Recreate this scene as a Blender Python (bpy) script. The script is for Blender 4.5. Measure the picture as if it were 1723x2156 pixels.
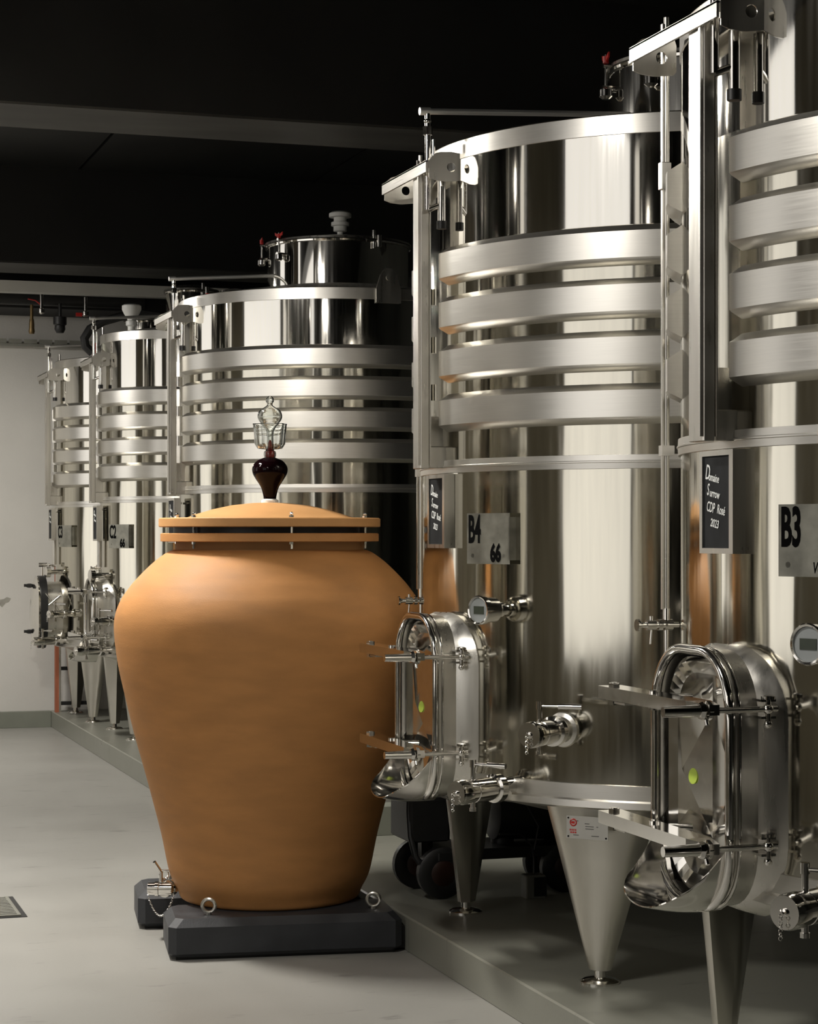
import bpy, math, random
from mathutils import Vector, Matrix
random.seed(7)
for o in list(bpy.data.objects): bpy.data.objects.remove(o, do_unlink=True)
SC = bpy.context.scene; COL = SC.collection
PI = math.pi; R_ = math.radians
# ------------------------------------------------------------------ camera, world, lights, exposure
W_PX, F_PX = 1723, 4300.0
cd = bpy.data.cameras.new('camera'); cam = bpy.data.objects.new('camera', cd); COL.objects.link(cam)
cam.location = (0, 0, 1.67); cam.rotation_euler = (R_(90), 0, R_(-18))
cd.sensor_fit = 'HORIZONTAL'; cd.sensor_width = 36; cd.lens = F_PX/W_PX*36
cd.shift_y = 47/W_PX; cd.clip_start = .05; cd.clip_end = 100
SC.camera = cam
wd = bpy.data.worlds.new('world'); SC.world = wd; wd.use_nodes = True
wd.node_tree.nodes['Background'].inputs[0].default_value = (.9, .95, 1, 1)
wd.node_tree.nodes['Background'].inputs[1].default_value = .004
vs = SC.view_settings
SC.display_settings.display_device = 'sRGB'
vs.view_transform = 'Standard'; vs.look = 'None'; vs.gamma = 1; vs.exposure = 0.0; vs.use_curve_mapping = False
def area(loc, sx, sy, power, color=(1, .955, .885), rot=(0, 0, 0)):
    l = bpy.data.lights.new('lamp_tube', 'AREA'); l.shape = 'RECTANGLE'; l.size = sx; l.size_y = sy
    l.energy = power; l.color = color
    o = bpy.data.objects.new('lamp_tube', l); COL.objects.link(o); o.location = loc; o.rotation_euler = rot
    return o
LAMPS = [((0.62, 8.9, 3.72), 195), ((0.1, 4.7, 3.72), 75), ((0.6, 15.2, 3.6), 125)]
PANEL_GLOW = 1.05  # emission of the added panels in the unseen left wall

# ------------------------------------------------------------------ materials
def mat(name, col, rough=.5, metal=0., noise=None, bump=None, spec=.5, emit=None, trans=0., ior=1.45, coat=0, aniso=0):
    m = bpy.data.materials.new(name); m.use_nodes = True
    nt = m.node_tree; b = nt.nodes['Principled BSDF']
    b.inputs['Base Color'].default_value = (*col, 1); b.inputs['Roughness'].default_value = rough
    b.inputs['Metallic'].default_value = metal; b.inputs['Specular IOR Level'].default_value = spec
    b.inputs['IOR'].default_value = ior; b.inputs['Transmission Weight'].default_value = trans
    b.inputs['Coat Weight'].default_value = coat
    if emit: b.inputs['Emission Color'].default_value = (*emit[:3], 1); b.inputs['Emission Strength'].default_value = emit[3]
    tc = nt.nodes.new('ShaderNodeTexCoord')
    def nz(scale, stretch, detail=3):
        mp = nt.nodes.new('ShaderNodeMapping'); mp.inputs['Scale'].default_value = stretch
        nt.links.new(tc.outputs['Object'], mp.inputs[0])
        n = nt.nodes.new('ShaderNodeTexNoise'); n.inputs['Scale'].default_value = scale; n.inputs['Detail'].default_value = detail
        nt.links.new(mp.outputs[0], n.inputs['Vector']); return n
    if noise:                       # (scale, stretch, amount, rough amount)
        n = nz(noise[0], noise[1], 5)
        r = nt.nodes.new('ShaderNodeMapRange'); r.inputs[1].default_value = .3; r.inputs[2].default_value = .7
        r.inputs[3].default_value = 1-noise[2]; r.inputs[4].default_value = 1+noise[2]
        nt.links.new(n.outputs[0], r.inputs[0])
        mx = nt.nodes.new('ShaderNodeVectorMath'); mx.operation = 'SCALE'; mx.inputs[0].default_value = col
        nt.links.new(r.outputs[0], mx.inputs['Scale']); nt.links.new(mx.outputs[0], b.inputs['Base Color'])
        if len(noise) > 3:
            r2 = nt.nodes.new('ShaderNodeMapRange'); r2.inputs[1].default_value = .3; r2.inputs[2].default_value = .7
            r2.inputs[3].default_value = rough-noise[3]; r2.inputs[4].default_value = rough+noise[3]
            nt.links.new(n.outputs[0], r2.inputs[0]); nt.links.new(r2.outputs[0], b.inputs['Roughness'])
    prev = None
    for bp in (bump or []):         # (scale, stretch, distance, detail)
        n = nz(bp[0], bp[1], bp[3] if len(bp) > 3 else 2)
        k = nt.nodes.new('ShaderNodeBump'); k.inputs['Strength'].default_value = 1; k.inputs['Distance'].default_value = bp[2]
        nt.links.new(n.outputs[0], k.inputs['Height'])
        if prev: nt.links.new(prev.outputs[0], k.inputs['Normal'])
        prev = k
    if prev: nt.links.new(prev.outputs[0], b.inputs['Normal'])
    return m
ST = (.74, .72, .67)
M = {}
M['mirror'] = mat('polished_steel', ST, .06, 1, noise=(60, (1, 1, .03), .04, .02), bump=[(2.2, (1, 1, .05), .0010, 1), (9, (1, 1, .03), .0003, 2)])
M['steel'] = mat('wavy_steel', (.59, .565, .49), .10, 1, noise=(40, (1, 1, .05), .05, .03), bump=[(1.6, (1, 1, .5), .014, 1), (9, (1, 1, .05), .0028, 2)])
M['brushed'] = mat('brushed_steel', (.70, .68, .635), .32, 1, noise=(22, (.3, .3, 14), .03, .02), bump=[(5, (1, 1, .2), .0006, 2)])
M['satin'] = mat('satin_steel', (.66, .64, .59), .30, 1, noise=(30, (1, 1, .1), .05, .05))
M['leg'] = mat('leg_steel', (.62, .60, .54), .33, 1, noise=(12, (1, 1, .3), .06, .06), bump=[(3, (1, 1, .2), .003, 1)])
M['chrome'] = mat('chrome_fitting', (.80, .78, .74), .10, 1, noise=(30, (1, 1, 1), .03, .03))
M['white_metal'] = mat('white_fitting', (.75, .75, .72), .4, 0, noise=(10, (1, 1, 1), .05))
M['red'] = mat('red_plastic', (.45, .02, .015), .35, 0, noise=(20, (1, 1, 1), .1))
M['orange'] = mat('orange_red_paint', (.34, .11, .055), .5, 0, noise=(20, (1, 1, .3), .15))
M['black'] = mat('black_rubber', (.008, .008, .008), .45, 0, noise=(20, (1, 1, 1), .2))
M['blackpaint'] = mat('black_lettering', (.003, .003, .003), .9, 0, noise=(30, (1, 1, 1), .1), spec=.05)
M['slate'] = mat('chalkboard_slate', (.010, .011, .012), .7, 0, noise=(18, (1, 1, .6), .45), spec=.2)
M['chalk'] = mat('white_chalk', (.85, .86, .84), .9, 0, noise=(60, (1, 1, 1), .2))
M['plate'] = mat('grey_number_plate', (.24, .235, .20), .42, .55, noise=(16, (1, 1, 1.2), .22, .08))
M['plate_pale'] = mat('pale_rating_plate', (.45, .44, .41), .4, .3, noise=(16, (1, 1, 1), .05))
M['sticker'] = mat('yellow_green_sticker', (.55, .72, .10), .5, 0, noise=(30, (1, 1, 1), .05))
M['dial'] = mat('dial_face', (.33, .35, .35), .35, 0, noise=(20, (1, 1, 1), .05))
M['screen'] = mat('dial_display', (.05, .06, .045), .25, 0, noise=(20, (1, 1, 1), .1))
M['clay'] = mat('ochre_terracotta', (.40, .188, .062), .62, 0, noise=(5, (1, 1, 3.5), .10, .05), bump=[(260, (1, 1, 1), .0006, 2), (2, (1, 1, 10), .0012, 3)], spec=.35)
M['clay_lid'] = mat('terracotta_lid', (.46, .24, .09), .6, 0, noise=(8, (1, 1, 3), .06), bump=[(260, (1, 1, 1), .0005, 2)], spec=.35)
M['clay_dark'] = mat('dark_terracotta_neck', (.30, .16, .06), .7, 0, noise=(8, (1, 1, 3), .08))
M['wine'] = mat('dark_wine_glass', (.004, .001, .0015), .06, 0, noise=(4, (1, 1, 1), .1), spec=.15)
M['wine_red'] = mat('red_wine', (.30, .015, .01), .1, 0, noise=(10, (1, 1, 1), .2), trans=.4)
M['glass'] = mat('clear_glass', (.95, .97, .96), .02, 0, noise=(6, (1, 1, 1), .02), trans=1, ior=1.45)
M['beam_plastic'] = mat('anthracite_plastic', (.028, .030, .034), .5, 0, noise=(9, (1, 1, 1), .18, .06), bump=[(120, (1, 1, 1), .0006, 2)])
M['ceil'] = mat('black_painted_ceiling', (.010, .010, .009), .55, 0, noise=(2, (1, 1, 1), .3))
M['beam_under'] = mat('dark_grey_soffit', (.035, .034, .030), .55, 0, noise=(5, (.3, 1, 1), .35))
M['wall'] = mat('off_white_wall', (.60, .585, .55), .75, 0, noise=(1.6, (1, 1, 1), .05), bump=[(60, (1, 1, 1), .0015, 3)])
M['wall_patch'] = mat('bare_plaster_patch', (.33, .32, .28), .85, 0, noise=(20, (1, 1, 1), .2))
M['dark_wall'] = mat('dark_grey_wall', (.045, .047, .04), .7, 0, noise=(2, (1, 1, 1), .15))
M['dull'] = mat('dull_bright_steel', (.88, .87, .84), .5, 1, noise=(12, (1, 1, 1), .04))
M['wall_warm'] = mat('warm_grey_wall', (.20, .18, .135), .7, 0, noise=(1.5, (1, 1, 1), .2))
M['duct'] = mat('dark_duct', (.006, .006, .006), .6, 0, noise=(2, (1, 1, 1), .15))
M['tray'] = mat('galvanised_tray', (.30, .30, .26), .4, .6, noise=(10, (1, 1, 1), .1))
M['trunk'] = mat('white_trunking', (.72, .71, .66), .5, 0, noise=(3, (1, 1, 1), .05))
M['brass'] = mat('dull_brass', (.16, .11, .05), .4, .8, noise=(10, (1, 1, 1), .2))
M['kerb'] = mat('grey_green_kerb', (.19, .20, .165), .55, 0, noise=(3, (1, 1, 1), .12, .05))
M['window'] = mat('added_glow_panel', (.8, .8, .8), .6, 0, noise=(1, (1, 1, 1), .02), emit=(1, .965, .92, PANEL_GLOW))  # emissive surface, added to put tall white reflections on the tanks
M['panel_frame'] = mat('dark_panel_frame', (.02, .02, .02), .5, 0, noise=(5, (1, 1, 1), .1))
M['rust'] = mat('red_brown_wheel', (.022, .008, .005), .4, .2, noise=(10, (1, 1, 1), .2))
M['box_grey'] = mat('grey_metal_box', (.16, .16, .14), .5, .3, noise=(10, (1, 1, 1), .1))
M['lamp_body'] = mat('lamp_housing', (.5, .5, .5), .5, 0, noise=(5, (1, 1, 1), .05))

def floor_mat(name, col, rough, stain):
    m = mat(name, col, rough, 0, noise=(1.1, (1, 1, 1), .07, .08), bump=[(150, (1, 1, 1), .0004, 2)])
    nt = m.node_tree; b = nt.nodes['Principled BSDF']; src = b.inputs['Base Color'].links[0].from_socket
    tc = nt.nodes.new('ShaderNodeTexCoord'); mp = nt.nodes.new('ShaderNodeMapping'); mp.inputs['Scale'].default_value = (2.2, 7, 1)
    mp.inputs['Rotation'].default_value = (0, 0, .35)
    n = nt.nodes.new('ShaderNodeTexNoise'); n.inputs['Scale'].default_value = 1.6; n.inputs['Detail'].default_value = 8; n.inputs['Roughness'].default_value = .62
    nt.links.new(tc.outputs['Object'], mp.inputs[0]); nt.links.new(mp.outputs[0], n.inputs['Vector'])
    r = nt.nodes.new('ShaderNodeMapRange'); r.inputs[1].default_value = .60; r.inputs[2].default_value = .78; r.inputs[3].default_value = 1; r.inputs[4].default_value = 1-stain
    nt.links.new(n.outputs[0], r.inputs[0])
    v = nt.nodes.new('ShaderNodeVectorMath'); v.operation = 'SCALE'
    nt.links.new(src, v.inputs[0]); nt.links.new(r.outputs[0], v.inputs['Scale']); nt.links.new(v.outputs[0], b.inputs['Base Color'])
    return m
M['floor'] = floor_mat('grey_resin_floor', (.29, .284, .262), .42, .62)
M['plinth'] = floor_mat('grey_resin_plinth', (.215, .215, .182), .34, .4)

# ------------------------------------------------------------------ mesh builder
class MB:
    def __init__(s): s.v = []; s.f = []; s.X = Matrix.Identity(4)
    def add(s, vs_, fs_):
        k = len(s.v); s.v += [tuple(s.X @ Vector(p)) for p in vs_]; s.f += [tuple(i+k for i in f) for f in fs_]; return s
    def box(s, x0, x1, y0, y1, z0, z1, bev=0):
        if bev <= 0:
            return s.add([(x0,y0,z0),(x1,y0,z0),(x1,y1,z0),(x0,y1,z0),(x0,y0,z1),(x1,y0,z1),(x1,y1,z1),(x0,y1,z1)],
                     [(0,3,2,1),(4,5,6,7),(0,1,5,4),(1,2,6,5),(2,3,7,6),(3,0,4,7)])
        b = bev; V = []
        for z, i in ((z0, b*.5), (z0+b*.5, 0), (z1-b, 0), (z1, b)):
            for (px, py) in ((x0+b,y0),(x1-b,y0),(x1,y0+b),(x1,y1-b),(x1-b,y1),(x0+b,y1),(x0,y1-b),(x0,y0+b)):
                cx, cy = (x0+x1)/2, (y0+y1)/2
                V.append((px + (i if px < cx else -i), py + (i if py < cy else -i), z))
        F = [tuple(range(7, -1, -1)), tuple(range(24, 32))]
        for r in range(3):
            for k in range(8): F.append((r*8+k, r*8+(k+1) % 8, (r+1)*8+(k+1) % 8, (r+1)*8+k))
        return s.add(V, F)
    def ring_loft(s, rings, closed=True, cap0=True, cap1=True):
        n = len(rings[0]); V = [p for r in rings for p in r]; F = []
        for r in range(len(rings)-1):
            for k in range(n if closed else n-1):
                F.append((r*n+k, r*n+(k+1) % n, (r+1)*n+(k+1) % n, (r+1)*n+k))
        if cap0: F.append(tuple(range(n-1, -1, -1)))
        if cap1: F.append(tuple(range((len(rings)-1)*n, len(rings)*n)))
        return s.add(V, F)
    def frame(s, p, d):
        d = Vector(d).normalized(); u = d.cross(Vector((0, 0, 1)))
        if u.length < 1e-3: u = Vector((1, 0, 0))
        u.normalize(); w = d.cross(u); return d, u, w
    def rod(s, a, b, r0, r1=None, n=14):
        a = Vector(a); b = Vector(b); r1 = r0 if r1 is None else r1
        d, u, w = s.frame(a, b-a)
        return s.ring_loft([[a+u*r0*math.cos(t)+w*r0*math.sin(t) for t in [2*PI*k/n for k in range(n)]],
                            [b+u*r1*math.cos(t)+w*r1*math.sin(t) for t in [2*PI*k/n for k in range(n)]]])
    def turned(s, a, d, prof, n=24):      # prof: list (dist along d, radius)
        a = Vector(a); d, u, w = s.frame(a, d)
        return s.ring_loft([[a+d*q+u*r*math.cos(2*PI*k/n)+w*r*math.sin(2*PI*k/n) for k in range(n)] for q, r in prof])
    def lathe(s, c, prof, n=64, a0=0, a1=360, cap=True):
        full = abs(a1-a0) >= 360; m = n if full else n+1
        rings = [[(c[0]+r*math.cos(R_(a0+(a1-a0)*k/n)), c[1]+r*math.sin(R_(a0+(a1-a0)*k/n)), z) for k in range(m)] for r, z in prof]
        s.ring_loft(rings, full, cap and full, cap and full)
        return s
    def tube(s, pts, r, n=8, closed=False):
        P = [Vector(p) for p in pts]; rings = []; N = len(P)
        up = None
        for i, p in enumerate(P):
            d = (P[(i+1) % N]-P[i-1]) if closed else (P[min(i+1, N-1)]-P[max(i-1, 0)])
            d.normalize()
            if up is None:
                up = d.cross(Vector((0, 0, 1)))
                if up.length < .1: up = d.cross(Vector((1, 0, 0)))
            up = (up-d*up.dot(d)).normalized(); w = d.cross(up)
            rings.append([p+up*r*math.cos(2*PI*k/n)+w*r*math.sin(2*PI*k/n) for k in range(n)])
        if closed: rings.append(rings[0]); return s.ring_loft(rings, True, False, False)
        return s.ring_loft(rings)
    def torus(s, c, axis, R, r, n=24, m=8):
        c = Vector(c); d, u, w = s.frame(c, axis)
        return s.tube([c+u*R*math.cos(2*PI*k/n)+w*R*math.sin(2*PI*k/n) for k in range(n)], r, m, True)
    def ball(s, c, r, n=12):
        return s.turned(Vector(c)-Vector((0, 0, r)), (0, 0, 1), [(r-r*math.cos(PI*k/8), max(1e-4, r*math.sin(PI*k/8))) for k in range(9)], n)
    def sheet(s, grid, th):               # grid of points -> thick sheet
        g = [[Vector(p) for p in row] for row in grid]; nr, nc = len(g), len(g[0]); bot = []
        for i in range(nr):
            row = []
            for j in range(nc):
                a = g[min(i+1, nr-1)][j]-g[max(i-1, 0)][j]; b = g[i][min(j+1, nc-1)]-g[i][max(j-1, 0)]
                n_ = a.cross(b)
                n_ = n_.normalized() if n_.length > 1e-9 else Vector((0, 0, 1))
                row.append(g[i][j]-n_*th)
            bot.append(row)
        V = [p for r in g for p in r]+[p for r in bot for p in r]; o = nr*nc; F = []
        for i in range(nr-1):
            for j in range(nc-1):
                a = i*nc+j; F.append((a, a+nc, a+nc+1, a+1)); F.append((o+a, o+a+1, o+a+nc+1, o+a+nc))
        for j in range(nc-1):
            F.append((j, j+1, o+j+1, o+j)); k = (nr-1)*nc+j; F.append((k+1, k, o+k, o+k+1))
        for i in range(nr-1):
            k = i*nc; F.append((k+nc, k, o+k, o+k+nc)); k += nc-1; F.append((k, k+nc, o+k+nc, o+k))
        return s.add(V, F)
    def build(s, name, m, parent=None, smooth=35, loc=None):
        me = bpy.data.meshes.new(name); me.from_pydata(s.v, [], s.f); me.validate()
        import bmesh
        bm = bmesh.new(); bm.from_mesh(me); bmesh.ops.recalc_face_normals(bm, faces=bm.faces); bm.to_mesh(me); bm.free()
        me.materials.append(M[m] if isinstance(m, str) else m)
        if smooth:
            me.polygons.foreach_set('use_smooth', [True]*len(me.polygons)); me.set_sharp_from_angle(angle=R_(smooth))
        o = bpy.data.objects.new(name, me); COL.objects.link(o)
        if parent: o.parent = parent
        if loc: o.location = loc
        return o
def T(loc, rz=0): return Matrix.Translation(loc) @ Matrix.Rotation(rz, 4, 'Z')
def tag(o, label=None, cat=None, group=None, kind=None):
    if label: o['label'] = label
    if cat: o['category'] = cat
    if group: o['group'] = group
    if kind: o['kind'] = kind
    return o
def empty(name, loc, label, cat, group=None):
    o = bpy.data.objects.new(name, None); COL.objects.link(o); o.location = loc; o.empty_display_size = .1
    return tag(o, label, cat, group)
def text(name, body, size, m, parent, mtx, sx=1, bold=0, ext=.0006, shear=0):
    c = bpy.data.curves.new(name, 'FONT'); c.body = body; c.size = size; c.extrude = ext; c.offset = bold; c.shear = shear
    c.resolution_u = 3
    t = bpy.data.objects.new('tmp', c); COL.objects.link(t)
    dg = bpy.context.evaluated_depsgraph_get(); me = bpy.data.meshes.new_from_object(t.evaluated_get(dg))
    bpy.data.objects.remove(t, do_unlink=True); bpy.data.curves.remove(c)
    me.transform(mtx @ Matrix.Diagonal((sx, 1, 1, 1))); me.materials.clear(); me.materials.append(M[m]); me.name = name
    o = bpy.data.objects.new(name, me); COL.objects.link(o); o.parent = parent; return o

# ------------------------------------------------------------------ the room
XL, XR, YB, YF, ZC = -3.2, 6.4, -3.5, 17.85, 4.55
PE, PZ = 2.52, .14            # plinth edge and height
st = lambda o: tag(o, kind='structure')
st(MB().box(XL, XR, YB, YF, -.1, 0).build('floor', 'floor', smooth=0))
st(MB().box(PE, XR, YB, YF, 0, PZ, .006).build('trim_1', 'plinth', smooth=0))
st(MB().box(XL-.2, XR+.2, YF, YF+.2, 0, ZC).build('wall_back', 'wall', smooth=0))
st(MB().box(XR, XR+.2, YB, YF, 0, ZC).build('wall_right', 'dark_wall', smooth=0))
st(MB().box(XL-.2, XR+.2, YB-.2, YB, 0, ZC).build('wall_front', 'dark_wall', smooth=0))
# wall by the other side of the aisle, with added glow panels for reflections
GLOW_SPANS = [(1.30, 5.32), (7.3, 11.2), (13.9, 17.0)]
wl = MB(); e = YB
for a, b in GLOW_SPANS: wl.box(XL-.2, XL, e, a, 0, ZC); wl.box(XL-.2, XL, a, b, 0, .90); e = b
wl.box(XL-.2, XL, e, YF, 0, ZC)
st(wl.build('wall_left', 'wall_warm', smooth=0))
for i, (a, b) in enumerate(GLOW_SPANS):
    w = st(MB().box(XL-.14, XL-.12, a+.05, b-.05, .94, ZC-.04).build('window_%d' % (i+1), 'window', smooth=0))  # unseen light panel added as a reflection source, with its frame below
    f = MB().box(XL-.16, XL-.02, a, a+.05, 0.90, ZC).box(XL-.16, XL-.02, b-.05, b, 0.90, ZC).box(XL-.16, XL-.02, a, b, .90, .94).box(XL-.16, XL-.02, a, b, ZC-.04, ZC)
    f.build('window_frame', 'panel_frame', w, 0)
# ceiling: dark slabs between deep beams
ce = st(MB().box(XL-.2, XR+.2, YB-.2, YF+.2, ZC+.02, ZC+.2).build('ceiling', 'ceil', smooth=0))
for y0, y1 in ((YB, 4.2), (4.2, 10.15), (10.75, 16.1), (16.75, YF)):
    x = XL
    while x < XR:
        MB().box(x+.012, min(x+1.9, XR)-.012, y0, y1, ZC-.01, ZC+.02).build('ceiling_panel', 'ceil', ce, 0); x += 1.9
for i, (y0, y1, zb) in enumerate(((10.15, 10.75, 3.8), (16.1, 16.75, 3.8))):
    b = st(MB().box(XL, XR, y0, y1, zb, ZC).build('trim_%d' % (i+2), 'ceil', smooth=0))
    MB().box(XL+.01, XR-.01, y0+.01, y1-.01, zb-.012, zb).build('beam_soffit', 'beam_under', b, 0)
# grey kerb that carries the foot of the back wall, and the kerb across the plinth
st(MB().box(XL, PE, YF-.06, YF, 0, .14, .004).build('baseboard_back', 'kerb', smooth=0))
st(MB().box(PE+.02, XR, 9.9, 10.05, PZ, PZ+.15, .004).build('trim_4', 'kerb', smooth=0))
p = MB()
p.ring_loft([[(px*.05+2.13, YF-.0005+dy, pz*.055+1.09) for px, pz in ((-1,-.5),(-.5,-.9),(.1,-.2),(.6,-.1),(1,.5),(.3,.7),(-.2,.4),(-.9,.3))] for dy in (0, -.002)])
bare = p.build('bare_patch', 'wall_patch', bpy.data.objects['wall_back'], 0)

# ------------------------------------------------------------------ fittings used on the tanks
def valve(mbs, o, d, L, r, lever, flip=1):
    """mbs: dict of MB for body, cap, lever, chain"""
    o = Vector(o); d = Vector(d).normalized(); side = Vector((-d.y, d.x, 0)).normalized()
    if side.x < 0: side = -side
    B, C, H, K = mbs['body'], mbs['cap'], mbs['lever'], mbs['chain']
    B.turned(o, d, [(-.02, r*.8), (L*.16, r*.8), (L*.20, r*1.0), (L*.24, r*1.22), (L*.34, r*1.22), (L*.36, r*.98), (L*.40, r), (L*.70, r), (L*.705, r*.95), (L*.72, r*.95), (L*.725, r*1.0), (L*.80, r*1.0)])
    C.turned(o, d, [(L*.80, r*.99), (L*.81, r*1.06), (L*.95, r*1.06), (L*.97, r*1.0), (L, r*.98)])
    C.turned(o+d*L, d, [(-.001, r*.25), (.006, r*.25), (.008, r*.12), (.014, r*.12)], 12)
    q = o+d*L*.7; up = Vector((0, 0, 1))
    H.rod(q+up*r*.8, q+up*(r+.045), .0085); H.rod(q+up*(r+.040), q+up*(r+.066), .0115)
    a = q+up*(r+.05); e_ = a+(side*.9-d*.25).normalized()*lever*flip
    H.rod(a, a+(e_-a)*.5, .0055); H.rod(a+(e_-a)*.45, e_, .0095)
    H.rod(q-up*r*.8, q-up*(r+.022), .009); H.rod(q-up*(r+.016), q-up*(r+.028), .012)
    e2 = o+d*(L+.012)
    for k in range(7):
        K.torus(e2-up*(.006+k*.0085)+d*.003, (1, .2, 0) if k % 2 else (.2, 1, 0), .0046, .0012, 8, 5)
def make_valve(parent, name, o, d, L, r, lever, flip=1):
    mbs = {k: MB() for k in ('body', 'cap', 'lever', 'chain')}
    valve(mbs, o, d, L, r, lever, flip)
    b = mbs['body'].build(name, 'chrome', parent); b['label'] = 'polished steel butterfly valve'
    mbs['cap'].build('cap', 'chrome', b); mbs['lever'].build('lever', 'chrome', b)
    c = mbs['chain'].build('chain', 'chrome', b); return b
def rrect(w, h, r, n=8):
    pts = []
    for cx, cz, a in ((w/2-r, h/2-r, 0), (-w/2+r, h/2-r, 90), (-w/2+r, -h/2+r, 180), (w/2-r, -h/2+r, 270)):
        for k in range(n+1):
            t = R_(a+90*k/n); pts.append((cx+r*math.cos(t), cz+r*math.sin(t)))
    return pts
def ring_yz(x, w, h, r, yc, zc, n=8): return [(x, yc+a, zc+b) for a, b in rrect(w, h, r, n)]

def band_profile(R, zt, h=.090, out=.042):
    return [(R-.01, zt+.026), (R+.002, zt+.024), (R+out*.8, zt+.004), (R+out, zt), (R+out, zt-h), (R+out*.85, zt-h-.006), (R+.004, zt-h-.022), (R-.01, zt-h-.024)]

def tank(x, y, R, label, cat_group, number=None, vol=None, rim=3.085, neckR=.44, neck_off=(0, 0), bt=(2.69, 2.512, 2.334, 2.156), thin=1.915,
         plate_ang=202, legs=.967, detail=2, oval=False, lug=None, rating=False, dz=0, manway_y=-.03, knobs=(170, 205), opposite=False, volpre='', legtop=.42):
    t = empty('wine_tank', (x, y, PZ if not opposite else 0), label, 'tank', cat_group)
    X0 = Matrix.Translation((0, 0, -(PZ if not opposite else 0)))
    def mb(): m_ = MB(); m_.X = X0.copy(); return m_
    if opposite:
        def mb():
            m_ = MB(); m_.X = X0 @ Matrix.Rotation(PI, 4, 'Z'); return m_
    def P(a, r, z): return Vector((r*math.cos(R_(a)), r*math.sin(R_(a)), z))
    seg = 128 if detail else 64
    ztop = bt[0]+.026
    # shells
    mb().lathe((0, 0), [(R, .76), (R, ztop)], seg, cap=False).build('lower_shell', 'steel', t)
    mb().lathe((0, 0), [(R, ztop), (R, rim-.068), (R-.004, rim-.066)], seg, cap=False).build('upper_shell', 'mirror', t)
    mb().lathe((0, 0), [(R-.001, rim-.070), (R+.003, rim-.068), (R+.003, rim-.004), (R-.004, rim)], seg, cap=False).build('rim_band', 'brushed', t)
    nx, ny = neck_off
    mb().ring_loft([[(R*math.cos(2*PI*k/seg)*(1-q)+(nx+neckR*math.cos(2*PI*k/seg))*q, R*math.sin(2*PI*k/seg)*(1-q)+(ny+neckR*math.sin(2*PI*k/seg))*q, rim+.09*q) for k in range(seg)] for q in (0, .5, 1)], cap0=False).build('top_cone', 'satin', t)
    for k, zt in enumerate(bt):
        mb().lathe((0, 0), band_profile(R, zt), 120, 186.5, 186.5+333.5).ring_loft([[P(a_, r_, z_) for r_, z_ in band_profile(R, zt)] for a_ in (186.45, 186.55)]).ring_loft([[P(a_, r_, z_) for r_, z_ in band_profile(R, zt)] for a_ in (159.95, 160.05)]).build('cooling_jacket_band', 'brushed', t)
        # the small connecting stub beneath the post
        if k < 3 and detail: mb().rod(P(176, R+.012, zt-.105), P(176, R+.012, zt-.165), .014).build('jacket_stub', 'chrome', t)
    mb().lathe((0, 0), [(R, thin+.024), (R+.007, thin+.023), (R+.008, thin+.004), (R+.011, thin+.002), (R+.011, thin-.002), (R+.008, thin-.004), (R+.007, thin-.023), (R, thin-.024)], 128, cap=False).build('retaining_band', 'brushed', t)
    zr = .79
    mb().lathe((0, 0), [(R, zr+.036), (R+.006, zr+.034), (R+.008, zr-.015), (R+.022, zr-.020), (R+.024, zr-.042), (R+.004, zr-.05)], 128, cap=False).build('base_ring', 'brushed', t)
    mb().lathe((0, 0), [(R, .765), (R-.02, .745), (R*.5, .62), (.08, .55)], 64).build('bottom_cone', 'leg', t)
    # legs
    for a in (225, 135, 45, 315):
        rings = []
        c, s_ = math.cos(R_(a)), math.sin(R_(a))
        for q in (0, .04, .5, 1):
            z = .762-(.762-.185)*q; w = (legtop*(1-q)+.082*q)/2; d_ = (.18*(1-q)+.074*q); rc = (legs-.01)+(.012)*q
            if q == 0: w *= .97
            ring = []
            for k in range(13):
                u = -1+2*k/12; tt = u*w; rr = rc+d_*.5*math.sqrt(max(0, 1-u*u*.96))-d_*.1
                ring.append((c*rr-s_*tt, s_*rr+c*tt, z))
            ring.append((c*(rc-d_*.45)-s_*w*.6, s_*(rc-d_*.45)+c*w*.6, z)); ring.append((c*(rc-d_*.45)+s_*w*.6, s_*(rc-d_*.45)-c*w*.6, z))
            rings.append(ring)
        lg = mb().ring_loft(rings).build('leg', 'leg', t, 50)
        f = P(a, legs, 0)
        b0 = mb().rod((f.x, f.y, .165), (f.x, f.y, .20), .018, n=16)
        b0.turned((f.x, f.y, PZ), (0, 0, 1), [(0, .068), (.006, .068), (.014, .055), (.02, .02), (.045, .018)], 28)
        b0.rod((f.x-.019, f.y, .183), (f.x-.0185, f.y, .183), .005, n=8)
        b0.build('levelling_foot', 'chrome', lg)
    # neck, lid, clamps, vent
    zn = rim+.361
    nk = mb().lathe((nx, ny), [(neckR, rim+.07), (neckR, zn-.02), (neckR+.012, zn-.016), (neckR+.014, zn-.006), (neckR+.004, zn-.003)], 96, cap=False).build('hatch_neck', 'mirror', t)
    ld = mb().lathe((nx, ny), [(neckR+.004, zn-.002), (neckR+.016, zn), (neckR+.014, zn+.012), (neckR*.9, zn+.022), (neckR*.5, zn+.05), (.02, zn+.06)], 96).build('hatch_lid', 'satin', t)
    for ka in knobs:
        q = P(ka, neckR, 0); q = Vector((q.x+nx, q.y+ny, 0)); u = P(ka, 1, 0)
        c = mb(); c.rod(q+Vector((0, 0, zn-.085)), q+u*.05+Vector((0, 0, zn-.085)), .012)
        c.rod(q+u*.034+Vector((0, 0, zn-.1)), q+u*.034+Vector((0, 0, zn+.045)), .005)
        c.rod(q-u*.02+Vector((0, 0, zn+.004)), q+u*.045+Vector((0, 0, zn+.004)), .009)
        c.turned(q+u*.034+Vector((0, 0, zn-.125)), (0, 0, 1), [(0, .014), (.01, .026), (.035, .026), (.04, .012)], 12)
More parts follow.
